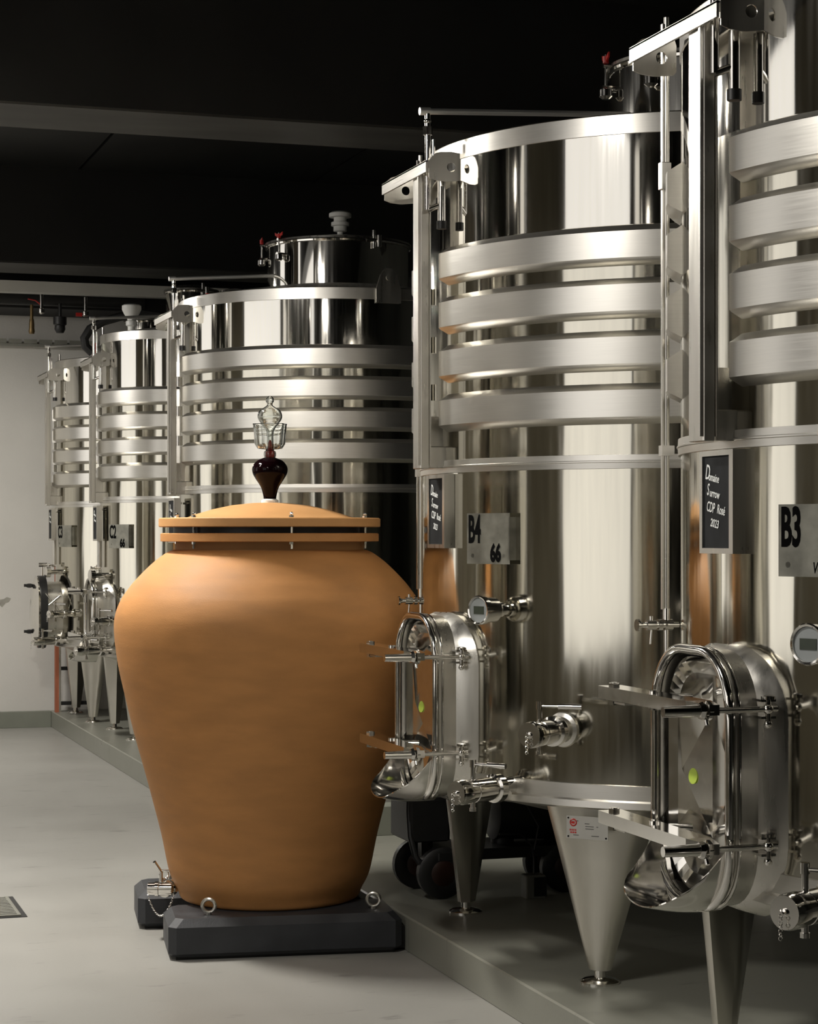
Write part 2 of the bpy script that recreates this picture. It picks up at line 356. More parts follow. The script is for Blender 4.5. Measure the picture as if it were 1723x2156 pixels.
        cl = c.build('lid_clamp', 'chrome', t)
        v = Vector((-u.y, u.x, 0)); h = mb(); cc = q+u*.034+Vector((0, 0, zn+.026))
        h.rod(cc-Vector((0, 0, .014)), cc+Vector((0, 0, .012)), .012, n=10)
        for sg in (-1, 1):
            h.ring_loft([[cc+v*sg*a_+u*b_+Vector((0, 0, c_)) for a_, b_, c_ in ((.008, -.004, -.008), (.008, .004, -.008), (.034, .003, .004), (.034, -.003, .004))], [cc+v*sg*a_+u*b_+Vector((0, 0, c_)) for a_, b_, c_ in ((.008, -.004, .008), (.008, .004, .008), (.036, .003, .022), (.036, -.003, .022))]])
        h.build('wing_nut', 'red', cl)['label'] = 'red wing nut'
    hg = mb(); q = Vector((nx, ny, 0))+P(283, neckR, 0)
    hg.rod(q+Vector((-.05, -.02, zn-.01)), q+Vector((.05, -.01, zn-.01)), .012); hg.rod(q+Vector((0, -.012, zn-.06)), q+Vector((0, -.012, zn+.05)), .012); hg.rod(q+Vector((.03, -.02, zn-.05)), q+Vector((.03, -.02, zn+.02)), .016)
    hg.build('lid_hinge', 'chrome', t)
    # bracket, post and spray pipe at the aisle side (local -X)
    F = -(R+.08)
    mb().box(F-.018, F+.018, -.10, -.014, 1.908, 2.99, .004).build('post', 'satin', t, 0)
    mb().box(F-.026, F-.018, -.10, -.088, 1.92, 2.98).box(F+.018, F+.022, -.104, -.095, 1.92, 2.98).build('post_flange', 'brushed', t, 0)
    mb().box(F+.02, -R+.03, -.09, -.03, 1.91, 1.99, .004).box(F+.012, -R+.03, -.062, -.058, 1.99, 2.1).build('post_standoff', 'satin', t, 0)
    br = mb()
    br.box(F-.030, F-.022, -.20, .33, 2.965, 3.005)
    br.box(F-.030, F+.02, -.20, .33, 3.0, 3.006)
    br.build('bracket_rail', 'brushed', t, 0)
    def lugplate(yy, lo):
        g = mb(); x0, x1 = F-.02, -R+.03
        zc = 2.985; n = 14; hr = .017; xc = (x0+x1)/2+.02
        outer = [(x0, 2.938), (xc-.02, 2.932), (x1, 2.940), (x1, 3.035), (xc, 3.04), (x0+.03, 3.036), (x0, 3.01)]
        # plate with a round hole: stitch the outline to the hole
        import bisect
        ang = [math.atan2(b-zc, a-xc) for a, b in outer]
        N = 28; V = []
        for k in range(N):
            t_ = -PI+2*PI*k/N; dx, dz_ = math.cos(t_), math.sin(t_); best = None
            for i in range(len(outer)):
                (ax, az), (bx, bz) = outer[i], outer[(i+1) % len(outer)]
                ex, ez = bx-ax, bz-az; den = dx*ez-dz_*ex
                if abs(den) < 1e-9: continue
                u_ = ((ax-xc)*ez-(az-zc)*ex)/den; w_ = ((ax-xc)*dz_-(az-zc)*dx)/den
                if u_ > 0 and -1e-6 <= w_ <= 1+1e-6: best = u_ if best is None else min(best, u_)
            best = best or .04
            V.append(((xc+dx*best, zc+dz_*best), (xc+dx*hr, zc+dz_*hr)))
        verts = []; faces = []
        for (o_, i_) in V:
            for yy_ in (yy, yy+.005): verts += [(o_[0], yy_, o_[1]), (i_[0], yy_, i_[1])]
        for k in range(N):
            a, b = k*4, ((k+1) % N)*4
            faces += [(a, b, b+1, a+1), (a+2, a+3, b+3, b+2), (a, a+2, b+2, b), (a+1, b+1, b+3, a+3)]
        g.add(verts, faces); g.build('bracket_plate', 'satin', t, 0)
    lugplate(-.205, 0); lugplate(.325, 1)
    pp = mb(); zp = rim+.11
    pp.rod((F, -.13, zp), (nx-neckR*.95, ny*.5-.08, zp+.05), .011, .011, 12)
    pp.rod((F-.03, -.13, zp-.001), (F+.01, -.13, zp+.001), .014)
    sp = pp.build('spray_pipe', 'dull', t)
    pf = mb(); pf.rod((F, -.13, 2.84), (F, -.13, zp), .011); pf.rod((F, -.13, zp-.085), (F, -.13, zp-.055), .018, n=6); pf.ball((F, -.13, zp-.035), .014); pf.rod((F+.05, -.14, 2.80), (F+.05, -.14, 2.95), .015); pf.rod((F, -.13, 2.84), (F+.05, -.14, 2.86), .010)
    pf.rod((F+.022, -.13, 3.0), (F+.022, -.13, zp-.10), .006)
    pf.build('pipe_fitting', 'chrome', t)
    mb().rod((F+.05, -.14, 2.772), (F+.05, -.14, 2.80), .019).build('pipe_plug', 'black', t)
    # level gauge tube and its tap
    gx, gy = -(R*.60+.27) if R > .9 else -(R*.82), .62*R
    k_ = (R+.058)/math.hypot(gx, gy); gx *= k_; gy *= k_
    mb().rod((gx, gy, 1.44), (gx, gy, rim+.10), .0085).box(gx-.016, gx-.009, gy-.006, gy+.006, 1.45, rim+.08).build('level_tube', 'satin', t)
    mb().box(gx-.022, gx+.01, gy-.012, gy+.012, 2.68, 2.76, .002).build('tube_clip', 'brushed', t, 0)
    mb().box(gx-.02, gx+.02, gy-.012, gy+.012, 1.9, 1.93).build('tube_clip', 'brushed', t, 0)
    zz = 1.405; sv = mb()
    def S(ax_, ay_, az_): return (gx+ax_*.66, gy+ay_*.66, zz+az_*.8)
    for a_, b_, r_ in (((.05,-.02,0),(-.12,0,0),.008),((-.015,0,0),(.025,0,0),.017),((-.10,0,0),(-.055,0,0),.015),((-.045,0,0),(-.025,0,0),.017),((-.145,0,0),(-.135,0,0),.018),((-.12,0,0),(-.14,0,0),.010),
                       ((-.075,0,.015),(-.075,0,.032),.006),((-.072,0,-.01),(-.078,0,-.07),.004),((0,0,0),(0,0,-.10),.008),((0,0,0),(0,0,.06),.011)):
        sv.rod(S(*a_), S(*b_), r_)
    sv.build('sampling_tap', 'chrome', t)
    # manway
    mw, mh, mr, yc, zc = .44, .655, .165, manway_y, 1.047
    if R < .9: mw, mh, mr = .40, .56, .18
    if not oval:
        nkm = mb()
        xs = -(R+.092)
        nkm.ring_loft([ring_yz(-(R-.14), mw, mh, mr, yc, zc), ring_yz(xs, mw, mh, mr, yc, zc), ring_yz(xs, mw-.012, mh-.012, mr-.006, yc, zc), ring_yz(-(R-.14), mw-.012, mh-.012, mr-.006, yc, zc)], cap0=False, cap1=False)
        nkm.build('manway_neck', 'satin', t, 40)
        ff = mb(); ff.ring_loft([ring_yz(-(R-.06), mw+.10, mh+.06, mr+.04, yc, zc), ring_yz(-(R-.01), mw+.05, mh+.03, mr+.02, yc, zc), ring_yz(-(R+.012), mw+.012, mh+.01, mr+.005, yc, zc), ring_yz(-(R+.02), mw, mh, mr, yc, zc)], cap0=False, cap1=False)
        ff.build('manway_collar', 'satin', t, 60)
        rm = mb(); rm.tube(ring_yz(xs-.004, mw-.004, mh-.004, mr-.002, yc, zc), .0135, 10, True); rm.tube(ring_yz(xs+.020, mw+.008, mh+.008, mr+.004, yc, zc), .004, 6, True)
        rm.build('manway_rim', 'chrome', t, 60)
        dr = mb(); xd = -(R+.028); iw, ih, ir = mw-.03, mh-.03, mr-.015
        hw, hh = .148, .165
        rin = ring_yz(xd-.030, iw-.09, ih-.10, ir-.035, yc, zc)
        dia = []
        for (x_, a_, b_) in rin:
            da, db = a_-yc, b_-zc; k2 = 1/(abs(da)/hw+abs(db)/hh); dia.append((xd-.024+.016*(1-abs(da*k2)/hw), yc+da*k2, zc+db*k2))
        for tgt in ((hw, 0), (-hw, 0), (0, hh), (0, -hh)):
            q_ = min(range(len(dia)), key=lambda n: (dia[n][1]-yc-tgt[0])**2+(dia[n][2]-zc-tgt[1])**2); dia[q_] = (xd-.024+.016*(1-abs(tgt[0])/hw), yc+tgt[0], zc+tgt[1])
        apex = (xd-.008, yc, zc)
        dr.ring_loft([ring_yz(xd+.03, iw, ih, ir, yc, zc), ring_yz(xd, iw, ih, ir, yc, zc), ring_yz(xd-.040, iw-.015, ih-.015, ir-.008, yc, zc), ring_yz(xd-.046, iw-.04, ih-.04, ir-.02, yc, zc), rin, dia], cap0=True, cap1=False)
        nd = len(dia); dr.add(dia+[apex], [(k, (k+1) % nd, nd) for k in range(nd)])
        d_ = dr.build('manway_door', 'chrome', t, 4)
        A = Vector((xd-.024, yc+hw, zc)); Bp = Vector((xd-.024, yc, zc-hh)); E_ = Vector(apex)
        n_ = (A-E_).cross(Bp-E_).normalized()
        if n_.x > 0: n_ = -n_
        cpt = E_*.30+A*.62+Bp*.08
        mb().turned(cpt-n_*.001, n_, [(0, .021), (.002, .021)], 20).build('sticker', 'sticker', d_)['label'] = 'round yellow-green sticker'
        for zb in (zc+.195, zc-.145):
            xb = -(R+.175)
            cb = mb()
            cb.ring_loft([[(xb-.034, q0, zb-.018), (xb+.034, q0, zb-.018), (xb+.034, q0, zb+.016), (xb-.034, q0, zb+.016)] for q0 in (yc+.345, yc-.20)]+[[(xb-.012, yc-.285, zb-.014), (xb+.016, yc-.285, zb-.014), (xb+.016, yc-.285, zb+.012), (xb-.012, yc-.285, zb+.012)]])
            c_ = cb.build('crossbar', 'chrome', t, 0)
            hb = mb(); hb.rod((xb, yc+.315, zb-.035), (xb, yc+.315, zb+.026), .009, n=12); hb.rod((xb, yc+.315, zb+.016), (xb, yc+.315, zb+.024), .016, n=6); hb.rod((xb, yc+.315, zb-.035), (xb, yc+.315, zb-.022), .015, n=6)
            hb.build('pivot_bolt', 'chrome', c_); hb = mb(); hb.rod((xb+.01, yc+.08, zb-.03), (xb+.01, yc+.08, zb+.022), .014, n=12); hb.rod((xb+.03, yc+.09, zb), (xd-.04, yc+.05, zb), .012)
            hb.build('pressure_pin', 'chrome', c_)
            ar = mb(); ar.box(xb-.01, -(R+.0), yc+.292, yc+.30, zb-.03, zb-.018); ar.box(xb-.01, -(R+.0), yc+.222, yc+.30, zb-.03, zb-.024)
            ar.box(-(R+.05), -(R+.02), yc+mw/2-.01, yc+.302, zb-.03, zb+.03); ar.build('hinge_arm', 'satin', t, 0)
            sb = mb(); yy = yc-.262; za = zb-.004
            sb.rod((-(R-.01), yy, za), (-(R+.20), yy, za), .0075); sb.rod((-(R+.2), yy, za), (-(R+.30), yy, za), .0155, .013); sb.turned((-(R+.17), yy, za), (-1, 0, 0), [(0, .012), (.004, .024), (.014, .024), (.016, .015), (.022, .015), (.024, .023), (.034, .019)], 8)
            sb.rod((-(R+.186), yy-.012, za-.035), (-(R+.186), yy+.012, za+.012), .006)
            sb.build('swing_bolt', 'chrome', t)
            ey = mb(); ey.rod((-(R+.015), yy, za-.035), (-(R+.015), yy, za+.03), .008, n=10); ey.turned((-(R+.015), yy, za+.024), (0, 0, 1), [(0, .018), (.008, .018), (.011, .01)], 12)
            ey.ball((-(R+.015), yy, za-.037), .011); ey.box(-(R+.035), -(R-.005), yy-.004, yc-mw/2+.004, za-.024, za-.018); ey.box(-(R+.035), -(R-.005), yy-.004, yc-mw/2+.004, za+.018, za+.024)
            ey.ball((-(R+.015), yy, za), .014)
            ey.build('bolt_clevis', 'chrome', t)
        # pouring chute under the manway
        g = []
        for i in range(9):
            u = i/8; row = []
            for j in range(17):
                v = -1+2*j/16; aa = v*R_(88-20*u)
                hw_ = .215-.03*u; dep = .155*(1-u*.35)
                row.append((-(R+.055)-.19*u+.06*u*abs(v)**3, yc-hw_*math.sin(aa), zc-.335-.01-.01*u+(1-math.cos(aa))*dep+.10*(1-u)*abs(v)**3-.0*u+.03*u*u))
            g.append(row)
        ch = mb().sheet(g, .0035); ch.build('pouring_chute', 'chrome', t, 50)
    else:
        # round-ended hatch with a thick black gasket and two knobs
        def ov(x_, w, h, r_): return ring_yz(x_, w, h, r_, yc, zc-.02, 10)
        mb().ring_loft([ov(-(R-.1), .34, .50, .165), ov(-(R+.10), .34, .50, .165)], cap0=False).build('manway_neck', 'satin', t, 40)
        mb().ring_loft([ov(-(R+.10), .42, .60, .205), ov(-(R+.155), .42, .60, .205)]).build('gasket', 'black', t, 30)
        mb().ring_loft([ov(-(R+.155), .40, .58, .195), ov(-(R+.175), .41, .60, .20), ov(-(R+.20), .30, .46, .145), ov(-(R+.215), .12, .2, .05)]).build('manway_door', 'chrome', t, 50)
        for zb in (zc+.20, zc-.18):
            k = mb(); k.rod((-(R+.18), yc, zb), (-(R+.27), yc, zb), .012); k.turned((-(R+.225), yc, zb-.02), (0, 0, 1), [(0, .01), (.006, .026), (.03, .028), (.036, .012)], 10); k.build('door_knob', 'black', t)
        mb().rod((-(R+.12), yc, zc+.28), (-(R+.12), yc, zc+.36), .008).rod((-(R+.15), yc, zc+.37), (-(R+.08), yc, zc+.37), .018).build('top_screw', 'chrome', t)
        mb().rod((-(R+.22), yc-.1, zc-.26), (-(R-.02), yc-.2, zc-.24), .01).build('stay_rod', 'chrome', t)
        mb().rod((-(R+.0), yc-.2, zc+.12), (-(R+.12), yc-.2, zc+.02), .007).rod((-(R+.0), yc-.2, zc-.02), (-(R+.12), yc-.2, zc+.14), .007).build('cross_stay', 'chrome', t)
    # number plate on stand-offs
    if number:
        a = plate_ang; n_ = P(a, 1, 0); c0 = P(a, R+.024, 1.655); tt = Vector((-n_.y, n_.x, 0))
        Mx = Matrix.Identity(4); Mx.col[0][:3] = tt; Mx.col[1][:3] = (0, 0, 1); Mx.col[2][:3] = n_; Mx.col[3][:3] = c0
        pl = mb(); pl.X = X0 @ Mx; pl.box(-.111, .111, -.089, .089, -.002, 0)
        pl.ring_loft([[( .103, yy, -.03), (.111, yy, -.03), (.111, yy, 0), (.103, yy, 0)] for yy in (-.075, .075)])
        for sx_ in (-.09, .09):
            pl.rod((sx_*.9, -.06, -.025), (sx_*.9, -.06, 0), .008, n=8)
        pb = pl.build('number_plate', 'plate', t, 0)
        def tx(s_, size, px, py, sx_, bold, nm='lettering', shear=0):
            m2 = X0 @ Mx @ Matrix.Translation((px, py, .0008)); return text(nm, s_, size, 'blackpaint', pb, m2, sx_, bold, .0004, shear)
        tx(number, .134, -.104, -.012, .46, .004)
        if vol:
            if volpre: tx(volpre, .040, -.005, -.080, .62, .0, shear=.2)
            tx(vol, .082, .012 if volpre == '' else .060, -.078, .66, .004)
    # thermometer
    if R > .9:
        n_ = P(205, 1, 0); c0 = P(205, R, 1.408)
        th = mb(); th.turned(c0-n_*.03, n_, [(0, .02), (.045, .02), (.046, .026), (.06, .026), (.062, .020), (.075, .020), (.077, .036), (.083, .043), (.135, .045), (.137, .050), (.156, .051), (.160, .048), (.158, .043), (.150, .042)], 36)
        tb = th.build('thermometer', 'chrome', t)
        mb().turned(c0+n_*.121, n_, [(0, .042), (.002, .042)], 36).build('dial_face', 'dial', tb)
        tt = Vector((-n_.y, n_.x, 0)); Mx = Matrix.Identity(4); Mx.col[0][:3] = tt; Mx.col[1][:3] = (0, 0, 1); Mx.col[2][:3] = n_; Mx.col[3][:3] = c0+n_*.123
        ds = mb(); ds.X = X0 @ Mx; ds.box(-.024, .024, -.013, .014, 0, .002); ds.build('display', 'screen', tb, 0)
    if detail:
        n_ = P(219, 1, 0)
        if R > .9:
            make_valve_at = lambda nm, a, z, L, r, lev: make_valve(t, nm, X0 @ P(a, R, z), P(a, 1, 0), L, r, lev)
            make_valve_at('racking_valve', 219, 1.004, .235, .042, .145)
            make_valve_at('drain_valve', 207, .795, .28, .041, .125)
            # welded socket plates behind the valves
            mb().turned(P(219, R-.004, 1.004), P(219, 1, 0), [(0, .062), (.012, .058), (.018, .045), (.03, .04)], 28).build('valve_boss', 'brushed', t)
        else:
            make_valve(t, 'racking_valve', X0 @ P(205, R, 1.02), P(205, 1, 0), .2, .032, .12)
            make_valve(t, 'drain_valve', X0 @ P(200, R, .80), P(200, 1, 0), .3, .034, .12)
            make_valve(t, 'drain_valve', X0 @ P(235, R, .78), P(235, 1, 0), .22, .034, .10)
            mb().turned(P(190, R-.01, 1.36), P(190, 1, 0), [(0, .02), (.09, .02), (.095, .045), (.13, .045), (.135, .03)], 20).build('thermometer', 'chrome', t)
            mb().rod(P(186, R+.03, 1.42), P(186, R+.03, 1.85), .018).build('level_tube', 'satin', t)
    if lug is not None:
        n_ = P(lug, 1, 0); tt = Vector((-n_.y, n_.x, 0)); pts = [(-.075, -.10), (.075, -.10), (.075, -.02), (.05, .06), (.02, .10), (-.02, .10), (-.05, .06), (-.075, -.02)]
        g = mb(); c0 = P(lug, R+.006, rim+.01)
        g.ring_loft([[c0+n_*q+tt*a_+Vector((0, 0, b_)) for a_, b_ in pts] for q in (0, .012)])
        g.turned(c0+n_*.010+Vector((0, 0, .045)), n_, [(0, .016), (.008, .016)], 12)
        g.build('lifting_lug', 'satin', t, 0)
    if rating:
        n_ = P(225, 1, 0); tt = Vector((-n_.y, n_.x, 0)); c0 = P(225, R+.045, .682)
        Mx = Matrix.Identity(4); Mx.col[0][:3] = tt; Mx.col[1][:3] = (0, 0, 1); Mx.col[2][:3] = n_; Mx.col[3][:3] = c0
        g = mb(); g.X = X0 @ Mx; g.box(-.075, .075, -.038, .038, -.002, 0); rp = g.build('rating_plate', 'plate_pale', t, 0); rp['label'] = 'pale metal rating plate with a round red emblem'
        g = mb(); g.X = X0 @ Mx; g.torus((-.05, .016, .0006), (0, 0, 1), .011, .0022, 20, 4); g.rod((-.054, .016, 0), (-.054, .016, .001), .004); g.box(-.052, -.045, .012, .02, 0, .001)
        for q in range(4): g.box(-.063+q*.0065, -.059+q*.0065, -.012, -.006, 0, .0008)
        for q in range(3): g.box(-.061+q*.008, -.055+q*.008, -.020, -.015, 0, .0008)
        g.build('red_emblem', 'red', rp, 0)
        g = mb(); g.X = X0 @ Mx
        for yy, x0, x1 in ((.014, -.008, .006), (.005, -.006, .024), (.005, .034, .040), (-.003, -.006, .022), (-.026, .016, .042), (-.026, -.05, -.03), (.022, -.038, -.034)):
            xx = x0
            while xx < x1: g.box(xx, xx+.0022, yy-.0012, yy+.0012, 0, .0005); xx += .0034
        for cx_, cy_ in ((-.068, .031), (.068, .031), (-.068, -.031), (.068, -.031)): g.rod((cx_, cy_, -.001), (cx_, cy_, .002), .003, n=8)
        g.build('fine_print', 'blackpaint', rp, 0)
    return t

G = 'stainless steel tanks in the row'
tB4 = tank(3.46, 7.115, 1.04, 'tall steel tank marked B4, beside the clay jar, tall white reflection', G, 'B4', '66', neckR=.36, neck_off=(.04, 0), rating=True, manway_y=-.05, bt=(2.685, 2.507, 2.331, 2.153), knobs=(176, 215))
tB3 = tank(3.46, 4.82, 1.04, 'nearest steel tank marked B3, cut by the right edge of the picture', G, 'B3', '66', volpre='Vol.', bt=(2.682, 2.507, 2.333, 2.160))
tB5 = tank(3.50, 12.2, .98, 'wide steel tank directly behind the clay jar, red wing nuts on hatch', G, 'B5', None, lug=271, rim=3.09, bt=(2.735, 2.555, 2.375, 2.195), thin=1.935)
tC2 = tank(3.20, 15.53, .62, 'narrow steel tank marked C2 with pale mushroom vent', G, 'C2', '66', neckR=.2, neck_off=(.1, .1), rim=3.19, bt=(2.744, 2.56, 2.372, 2.18), thin=1.93, legs=.66*.95, plate_ang=212, legtop=.30, knobs=())
tC3 = tank(3.16, 17.08, .70, 'farthest steel tank marked C3 by the white back wall', G, 'C3', None, neckR=.2, neck_off=(.1, .1), rim=3.11, bt=(2.72, 2.54, 2.355, 2.165), thin=1.915, legs=.66, oval=True, legtop=.30, knobs=())
# vents and small top fittings
v = MB(); v.X = Matrix.Translation((0, 0, -PZ))
z0 = 3.50
v.lathe((.02, .02), [(.045, z0-.005), (.04, z0+.01), (.018, z0+.02), (.018, z0+.05), (.042, z0+.055), (.042, z0+.085), (.056, z0+.088), (.056, z0+.11), (.04, z0+.115), (.04, z0+.14), (.07, z0+.142), (.07, z0+.165), (.055, z0+.175)], 20)
v.build('vent', 'white_metal', tB5)['label'] = 'white stacked vent valve'
v = MB(); v.X = Matrix.Translation((0, 0, -PZ))
v.lathe((-.37, .1), [(.03, 3.21), (.03, 3.27), (.045, 3.28), (.045, 3.31), (.03, 3.32), (.06, 3.37), (.075, 3.40), (.075, 3.43), (.06, 3.44)], 20)
v.build('vent', 'white_metal', tC2)['label'] = 'white mushroom vent'
v = MB(); v.X = Matrix.Translation((0, 0, -PZ)); v.rod((-.32, -.2, 3.08), (-.32, -.2, 3.26), .012).rod((-.32, -.2, 3.26), (-.25, -.2, 3.20), .012)
v.build('top_tap', 'black', tC3)
v = MB(); v.X = Matrix.Translation((0, 0, -PZ)); v.box(-.44, -.40, -.26, -.24, 3.12, 3.25); v.build('tap_lever', 'red', tC3, 0)
v = MB(); v.X = Matrix.Translation((0, 0, -PZ)); v.turned((-.72, -.3, 3.09), (0, 0, 1), [(0, .10), (.03, .09), (.045, .03)], 24); v.build('top_port', 'chrome', tB5)
v = MB(); v.X = Matrix.Translation((0, 0, -PZ)); v.box(-.84, -.81, -.02, .0, 3.10, 3.135); v.build('port_wing_nut', 'red', tB5, 0)

# unseen tanks added across the aisle to block and streak reflections in the steel
for i, (xx, yy, rr, lb) in enumerate(((-.75, 2.2, .72, 'unseen steel tank added across the aisle, to the left of the camera'), (-.45, 7.9, .90, 'unseen steel tank added across the aisle opposite tank B4'), (-.75, 12.8, .72, 'unseen steel tank added across the aisle opposite the tank behind the jar'))):
    tank(xx, yy, rr, lb, G+' added across the aisle', None, None, neckR=.3, rim=3.95, detail=0, opposite=True, legs=.66, knobs=())

# ------------------------------------------------------------------ chalkboards
def chalkboard(px, py, lines, label):
    t = empty('chalkboard', (px, py, 1.62), label, 'chalkboard', 'chalkboards on the tanks')
    w, h = .195, .268
    Mx = Matrix.Identity(4); Mx.col[0][:3] = (0, -1, 0); Mx.col[1][:3] = (0, 0, 1); Mx.col[2][:3] = (-1, 0, 0)
    f = MB(); f.X = Mx
    f.box(-w/2, -w/2+.016, 0, h, -.012, .004).box(w/2-.022, w/2, 0, h, -.034, .006).box(-w/2+.016, w/2-.022, 0, .014, -.012, .004).box(-w/2+.016, w/2-.022, h-.014, h, -.012, .004)
    f.build('frame', 'satin', t, 0)
    b = MB(); b.X = Mx; b.box(-w/2+.014, w/2-.02, .012, h-.012, -.01, 0); sl = b.build('slate', 'slate', t, 0)
    for s_, sz, x, y, sx in lines:
        text('chalk_writing', s_, sz, 'chalk', sl, Mx @ Matrix.Translation((x, y, .001)) @ Matrix.Rotation(R_(-9), 4, 'Z'), sx, .0003, .0003, .12)
    # hooks to the tank
    k = MB(); k.rod((.01, .05, h-.03), (.05, .05, h-.03), .006); k.rod((.01, -.05, h-.03), (.05, -.05, h-.03), .006); k.build('hanger', 'satin', t)
LN = [('D', .056, -.070, .196, .62), ('omaine', .030, -.050, .192, .68), ('S', .044, -.060, .154, .62), ('urrow', .030, -.044, .150, .74), ('CDP', .038, -.062, .112, .62), ('Rosé', .034, -.002, .105, .66), ('2023', .030, -.040, .072, .80)]
chalkboard(2.398, 7.05, LN, 'narrow chalkboard hanging on tank B4, seen almost edge-on')
chalkboard(2.398, 4.79, LN, 'chalkboard with white handwriting hanging on nearest tank B3')
chalkboard(2.455, 12.2, LN[:4], 'small far chalkboard on the wide tank behind the jar')
chalkboard(2.53, 15.5, LN[:4], 'small far chalkboard on narrow tank C2')
chalkboard(2.41, 17.05, LN[:4], 'small far chalkboard on farthest tank C3')

# ------------------------------------------------------------------ the clay jar
JX, JY = 2.085, 8.30
jar = empty('clay_jar', (JX, JY, .16), 'big ochre clay wine jar with bolted lid on black plastic blocks', 'jar')
def jm(): m_ = MB(); m_.X = Matrix.Translation((0, 0, -.16)); return m_
ctrl = [(.355, .160), (.372, .168), (.385, .20), (.418, .27), (.451, .427), (.489, .576), (.517, .681), (.566, .858), (.612, 1.05), (.632, 1.15), (.645, 1.253), (.643, 1.328), (.620, 1.394), (.590, 1.440), (.556, 1.482), (.49, 1.548), (.435, 1.59), (.405, 1.604), (.395, 1.606)]
def smoothp(c, n=5):
    out = []
    for i in range(len(c)-1):
        p0, p1, p2, p3 = c[max(i-1, 0)], c[i], c[i+1], c[min(i+2, len(c)-1)]
        for k in range(n):
            t = k/n; out.append(tuple(.5*((2*p1[j])+(-p0[j]+p2[j])*t+(2*p0[j]-5*p1[j]+4*p2[j]-p3[j])*t*t+(-p0[j]+3*p1[j]-3*p2[j]+p3[j])*t**3) for j in (0, 1)))
    return out+[c[-1]]
jm().lathe((0, 0), [(.10, .160)]+smoothp(ctrl), 128).build('vessel', 'clay', jar, 60)
jm().lathe((0, 0), [(.398, 1.60), (.392, 1.61), (.392, 1.64)], 96).build('neck', 'clay_dark', jar)
jm().lathe((0, 0), [(.448, 1.640), (.455, 1.642), (.455, 1.672), (.449, 1.675)], 96).build('neck_flange', 'clay', jar, 30)
jm().lathe((0, 0), [(.40, 1.675), (.40, 1.700)], 96).build('gasket', 'black', jar)
dome = [(.458, 1.700), (.462, 1.703), (.462, 1.734), (.456, 1.738), (.345, 1.740), (.30, 1.756), (.24, 1.774), (.16, 1.791), (.08, 1.800), (.0401, 1.802)]
jm().lathe((0, 0), dome, 96).build('lid', 'clay_lid', jar, 25)
for k in range(6):
    a = R_(268+60*k); bx, by = .412*math.cos(a), .412*math.sin(a)
    jm().rod((bx, by, 1.612), (bx, by, 1.745), .0055, n=8).rod((bx, by, 1.737), (bx, by, 1.746), .011, n=6).ball((bx, by, 1.752), .008, 8).rod((bx, by, 1.630), (bx, by, 1.640), .009, n=6).build('lid_bolt', 'chrome', jar)
vb = MB(); c = Vector((-.372, .12, .04)); d = Vector((-.75, -.66, 0)).normalized()
jv = {k: MB() for k in ('body', 'cap', 'lever', 'chain')}
B = jv['body']; B.rod(c-d*.02, c+d*.09, .022); B.rod(c+d*.03, c+d*.05, .034); B.rod(c+d*.065, c+d*.085, .036)
ax = Vector((.95, -.31, 0)); c2 = c+d*.105+Vector((0, 0, 0.004))
B.turned(c2-ax*.055, ax, [(0, .022), (.002, .027), (.03, .027), (.031, .031), (.045, .031), (.047, .027), (.1, .027), (.102, .024)], 20)
bdy = B.build('drain_tap', 'chrome', jar)
H = jv['lever']; q = c2+Vector((0, 0, .03)); H.rod(q, q+Vector((.0, 0, .04)), .008); H.torus(q+Vector((.012, 0, .028)), (0, 1, 0), .018, .0045, 14, 6); H.rod(q+Vector((0, 0, .04)), q+Vector((-.03, -.01, .085)), .007); H.rod(q+Vector((0, 0, .045)), q+Vector((.04, -.01, .045)), .005)
H.build('tap_handle', 'chrome', bdy)
K = MB(); n = 34
for k in range(n):
    u = k/(n-1); p = c2+ax*(-.05+.105*u)+Vector((0, 0, -.02-.085*math.sin(PI*u)**.8))+Vector((-.01, -.035, 0))
    K.torus(p, (1, .3, 0) if k % 2 else (.3, .2, 1), .0044, .0012, 8, 5)
K.build('chain', 'chrome', bdy)

# glass airlock on the lid
ZL = 1.802
al = empty('airlock', (JX, JY, ZL), 'dark bulb airlock with clear glass top on the jar lid', 'airlock')
MB().lathe((0, 0), [(.036, 0), (.036, .010), (.030, .014), (.026, .016)], 32).build('seat_ring', 'white_metal', al)
MB().lathe((0, 0), smoothp([(.026, .008), (.028, .03), (.038, .065), (.060, .10), (.073, .125), (.073, .15), (.055, .175), (.028, .187), (.018, .19)]), 40).build('wine_bulb', 'wine', al, 60)
MB().lathe((0, 0), [(.018, .188), (.020, .195), (.019, .21), (.012, .222), (.009, .25), (.003, .262)], 24).build('wine_neck', 'wine_red', al)
go = smoothp([(.022, .186), (.026, .200), (.024, .214), (.016, .225), (.0145, .29), (.024, .315), (.036, .33), (.047, .345), (.052, .362), (.044, .385), (.022, .400), (.012, .408), (.012, .416), (.017, .424), (.015, .438), (.005, .446)], 4)
gi = [(max(r_-.0028, .001), z_-(.001 if z_ > .36 else -.001)) for r_, z_ in go][::-1]
g = MB().lathe((0, 0), go+gi, 36, cap=False)
g.build('glass_stem', 'glass', al, 60)
def petal_r(a, z):
    return 1+.09*math.cos(6*a)
cup = MB(); rings = []
for r, z in ((.020, .222), (.048, .226), (.060, .245), (.062, .28), (.066, .325), (.068, .330), (.064, .328), (.058, .28), (.056, .247), (.045, .230), (.020, .226)):
    rings.append([(r*petal_r(2*PI*k/72, z)*math.cos(2*PI*k/72), r*petal_r(2*PI*k/72, z)*math.sin(2*PI*k/72), z) for k in range(72)])
cup.ring_loft(rings, cap0=False, cap1=False); cup.build('glass_cup', 'glass', al, 50)

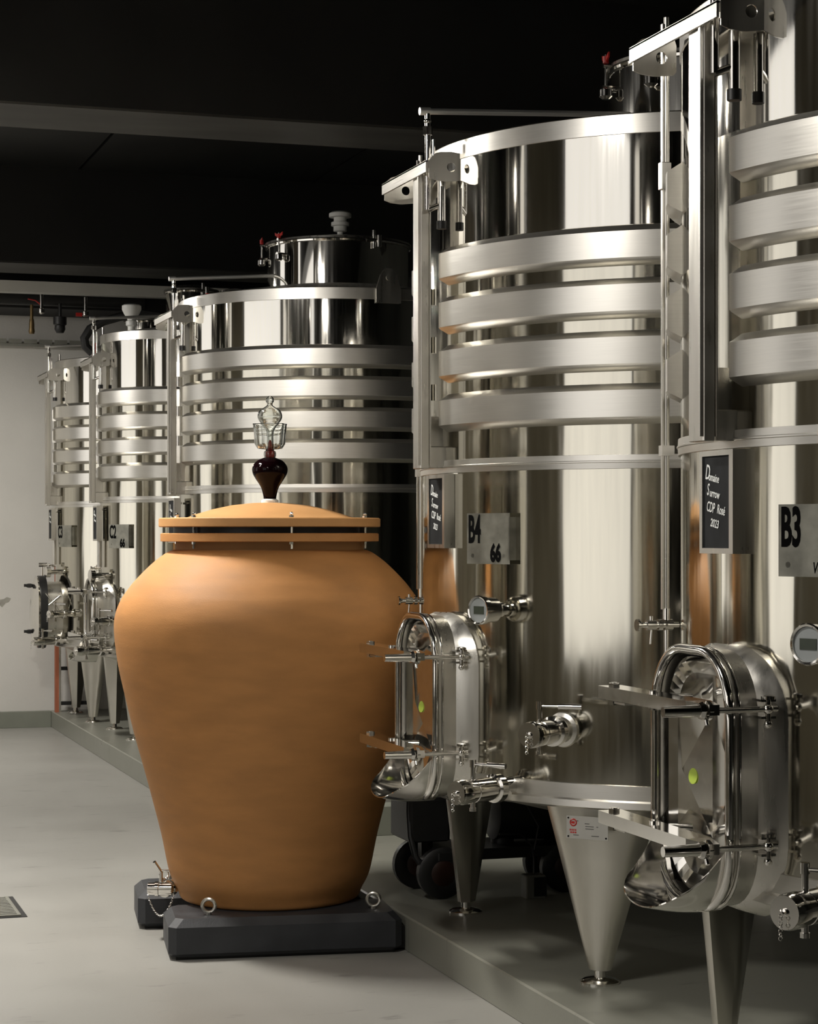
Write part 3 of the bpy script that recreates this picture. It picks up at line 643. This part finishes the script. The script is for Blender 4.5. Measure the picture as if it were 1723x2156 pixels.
# ------------------------------------------------------------------ blocks under the jar
def block(x, y, label):
    b = empty('support_block', (x, y, 0), label, 'support block', 'plastic blocks under the jar'); b.rotation_euler.z = R_(-7.5)
    MB().box(0, .93, 0, .37, .012, .16, .03).build('body', 'beam_plastic', b, 0)
    MB().box(.03, .90, .03, .34, 0, .013).box(.91, .945, .05, .30, .012, .10).build('base_pad', 'black', b, 0)
    for ex, ey in ((.165, .105), (.83, .12)):
        MB().rod((ex, ey, .158), (ex, ey, .172), .012, n=10).torus((ex, ey, .196), (.25, 1, 0), .026, .0075, 24, 8).build('eye_bolt', 'satin', b)
block(1.572, 7.875, 'front black plastic block with two steel eye bolts under the jar')
block(1.575, 8.545, 'rear black plastic block under the jar, mostly hidden behind the jar')

# ------------------------------------------------------------------ pump trolley, hose, box
pt = empty('pump_trolley', (3.05, 8.2, PZ), 'dark pump trolley on round wheels beneath tank B4', 'trolley')
for wx, wy in ((-.29, .18), (-.27, -.09), (.28, .10), (.28, -.10)):
    w = MB().turned((wx, wy-.025, .11), (0, 1, 0), [(0, .06), (.0, .095), (.008, .108), (.042, .108), (.05, .095), (.05, .06)], 28).build('wheel', 'black', pt)
    MB().turned((wx, wy-.032, .11), (0, 1, 0), [(0, .02), (.004, .05), (.02, .072), (.05, .072)], 24).build('wheel_hub', 'rust', w)
MB().box(-.30, .55, -.12, .20, .16, .205, .01).build('chassis', 'black', pt, 0)
MB().turned((-.02, .04, .34), (1, 0, 0), [(0, .06), (.02, .12), (.3, .13), (.42, .13), (.45, .06)], 24).rod((.05, .04, .18), (.05, .04, .3), .05).build('motor', 'black', pt)
MB().box(-.40, -.22, -.06, .22, .235, .42, .012).box(-.33, -.28, 0, .05, .15, .24).build('control_box', 'black', pt, 0)
MB().tube([(-.28, .22, .40), (-.28, .3, .6), (.3, .3, .6), (.3, .22, .3)], .012).build('push_handle', 'black', pt)
ho = MB(); pts = [(2.66, 8.18, .60), (2.655, 8.17, .50), (2.655, 8.15, .40), (2.67, 8.13, .32), (2.70, 8.12, .27), (2.745, 8.16, .235)]
ho.tube(pts, .013, 10); ho.X = Matrix.Identity(4)
ho.v = [(a-3.05, b-8.2, c-PZ) for a, b, c in ho.v]; ho.build('hose', 'black', pt)
bx = empty('floor_sensor_box', (3.16, 8.02, PZ), 'small grey box on a thin cable standing under tank B4', 'box')
MB().box(-.045, .042, -.03, .04, 0, .098, .004).build('housing', 'box_grey', bx, 0)
MB().box(-.012, .044, -.034, -.03, .01, .09).build('cover', 'black', bx, 0)
MB().tube([(0, 0, .095), (0, 0, .16), (-.01, .0, .22), (-.06, 0, .27), (-.15, .02, .27)], .004, 6).tube([(0, 0, .2), (.02, 0, .3), (-.05, 0, .42)], .004, 6).build('cable', 'black', bx)

# ------------------------------------------------------------------ drain grate in the floor
dg = empty('drain_grate', (.93, 9.25, 0), 'perforated steel drain grate set in the floor at the left edge', 'drain grate')
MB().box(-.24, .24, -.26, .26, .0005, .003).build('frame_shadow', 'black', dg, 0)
for k in range(13):
    MB().box(-.20, .20, -.235+k*.037, -.235+k*.037+.022, .002, .008).build('slat', 'tray', dg, 0)
MB().box(-.235, -.20, -.24, .24, .002, .009).box(.20, .215, -.24, .24, .002, .009).build('edge_bar', 'tray', dg, 0)

# ------------------------------------------------------------------ ladder against the back wall
ld = empty('ladder', (2.70, 17.66, PZ), 'short step ladder with orange rail by the back wall, left of tank C3', 'ladder')
for sx in (-.15, .15):
    r_ = MB().box(sx-.018, sx+.012, -.03, .03, 0, 1.25).build('rail', 'orange', ld, 0); MB().box(sx+.012, sx+.03, -.035, .035, 0, 1.26).build('rail_edge', 'satin', r_, 0)
for k in range(4): MB().box(-.13, .14, -.025, .025, .06+k*.30, .09+k*.30).build('rung', 'black', ld, 0)

# ------------------------------------------------------------------ services on the back wall
tk = MB().box(XL, 4.2, 16.95, 17.07, 3.66, 3.755).build('wall_trunking', 'trunk', None, 0)
tag(tk, 'long white trunking box under the ceiling at the back wall', 'trunking')
dk = MB().box(XL, 5.5, 17.2, 17.84, 3.56, 3.95).build('air_duct', 'duct', None, 0)
tag(dk, 'black duct running under the ceiling along the back wall', 'duct')
ctr = empty('cable_tray', (0, YF, 3.30), 'thin perforated cable tray fixed high on the white back wall', 'cable tray')
MB().box(XL, 3.6, -.10, -.0, 0, .008).box(XL, 3.6, -.105, -.10, -.01, .012).build('tray_base', 'tray', ctr, 0)
for k in range(26):
    MB().box(.2+k*.13, .2+k*.13+.11, -.108, -.105, .014, .05).build('tray_slot_lip', 'tray', ctr, 0)
def pipe_drop(x, y, z, mname, kind, label):
    t = empty('pipe_valve', (x, y, z), label, 'pipe valve', 'valves hanging from the overhead pipes')
    m_ = MB(); m_.rod((0, 0, .02), (0, 0, .14), .014)
    if kind == 0: m_.turned((0, 0, -.10), (0, 0, 1), [(0, .02), (.02, .026), (.05, .022), (.08, .022), (.12, .018)], 14); m_.build('body', mname, t)
    if kind == 1: m_.turned((0, 0, -.10), (0, 0, 1), [(0, .03), (.03, .045), (.06, .042), (.07, .055), (.13, .055), (.135, .03)], 16); m_.build('body', mname, t)
    if kind == 2: m_.turned((0, 0, -.02), (0, 0, 1), [(0, .012), (.01, .026), (.04, .026), (.05, .012)], 14); m_.build('body', mname, t)
    return t
t1 = pipe_drop(2.30, 16.8, 3.49, 'chrome', 2, 'small chrome pipe valve with red lever, leftmost near the ceiling')
MB().tube([(0, 0, .05), (-.05, 0, .09), (-.11, 0, .10)], .006, 6).build('lever', 'red', t1)
pipe_drop(2.24, 16.95, 3.42, 'brass', 0, 'dull brass valve hanging from the ceiling duct by the back wall')
pipe_drop(2.45, 16.8, 3.42, 'black', 1, 'black valve hanging from the ceiling duct by the back wall')
t2 = pipe_drop(2.66, 16.8, 3.48, 'chrome', 2, 'chrome pipe end with red grip, near the top of tank C3')
MB().box(-.08, -.03, -.01, .01, -.02, .01).build('lever', 'red', t2, 0)
op = MB().rod((-1.5, 17.1, 3.62), (3.2, 17.1, 3.62), .05).build('overhead_pipe', 'black'); tag(op, 'black pipe running below the ceiling duct at the back', 'pipe')
hz = MB(); hz.tube([(2.62, 16.2, 3.11), (2.565, 16.2, 3.16), (2.555, 16.2, 3.224), (2.60, 16.2, 3.30), (2.70, 16.18, 3.36), (2.83, 16.15, 3.40), (3.0, 16.1, 3.43), (3.2, 16.05, 3.40), (3.35, 15.95, 3.30)], .036, 10)
tag(hz.build('top_hose', 'black'), 'thick black hose arching over tops of tanks C2 and C3', 'hose')

# ------------------------------------------------------------------ ceiling lights (above the frame)
for (loc, pw), nm in zip(LAMPS, ('strip light over the aisle beside the jar', 'strip light over the aisle near the camera', 'strip light over the aisle at the back wall')):
    t = empty('ceiling_light', (loc[0], loc[1], loc[2]+.02), nm, 'light')
    MB().box(-.12, .12, -.45, .45, 0, .06, .01).rod((0, -.3, .06), (0, -.3, ZC-loc[2]-.02), .006).rod((0, .3, .06), (0, .3, ZC-loc[2]-.02), .006).build('housing', 'lamp_body', t, 0)
    a = area((0, 0, -.005), .2, .8, pw); a.parent = t
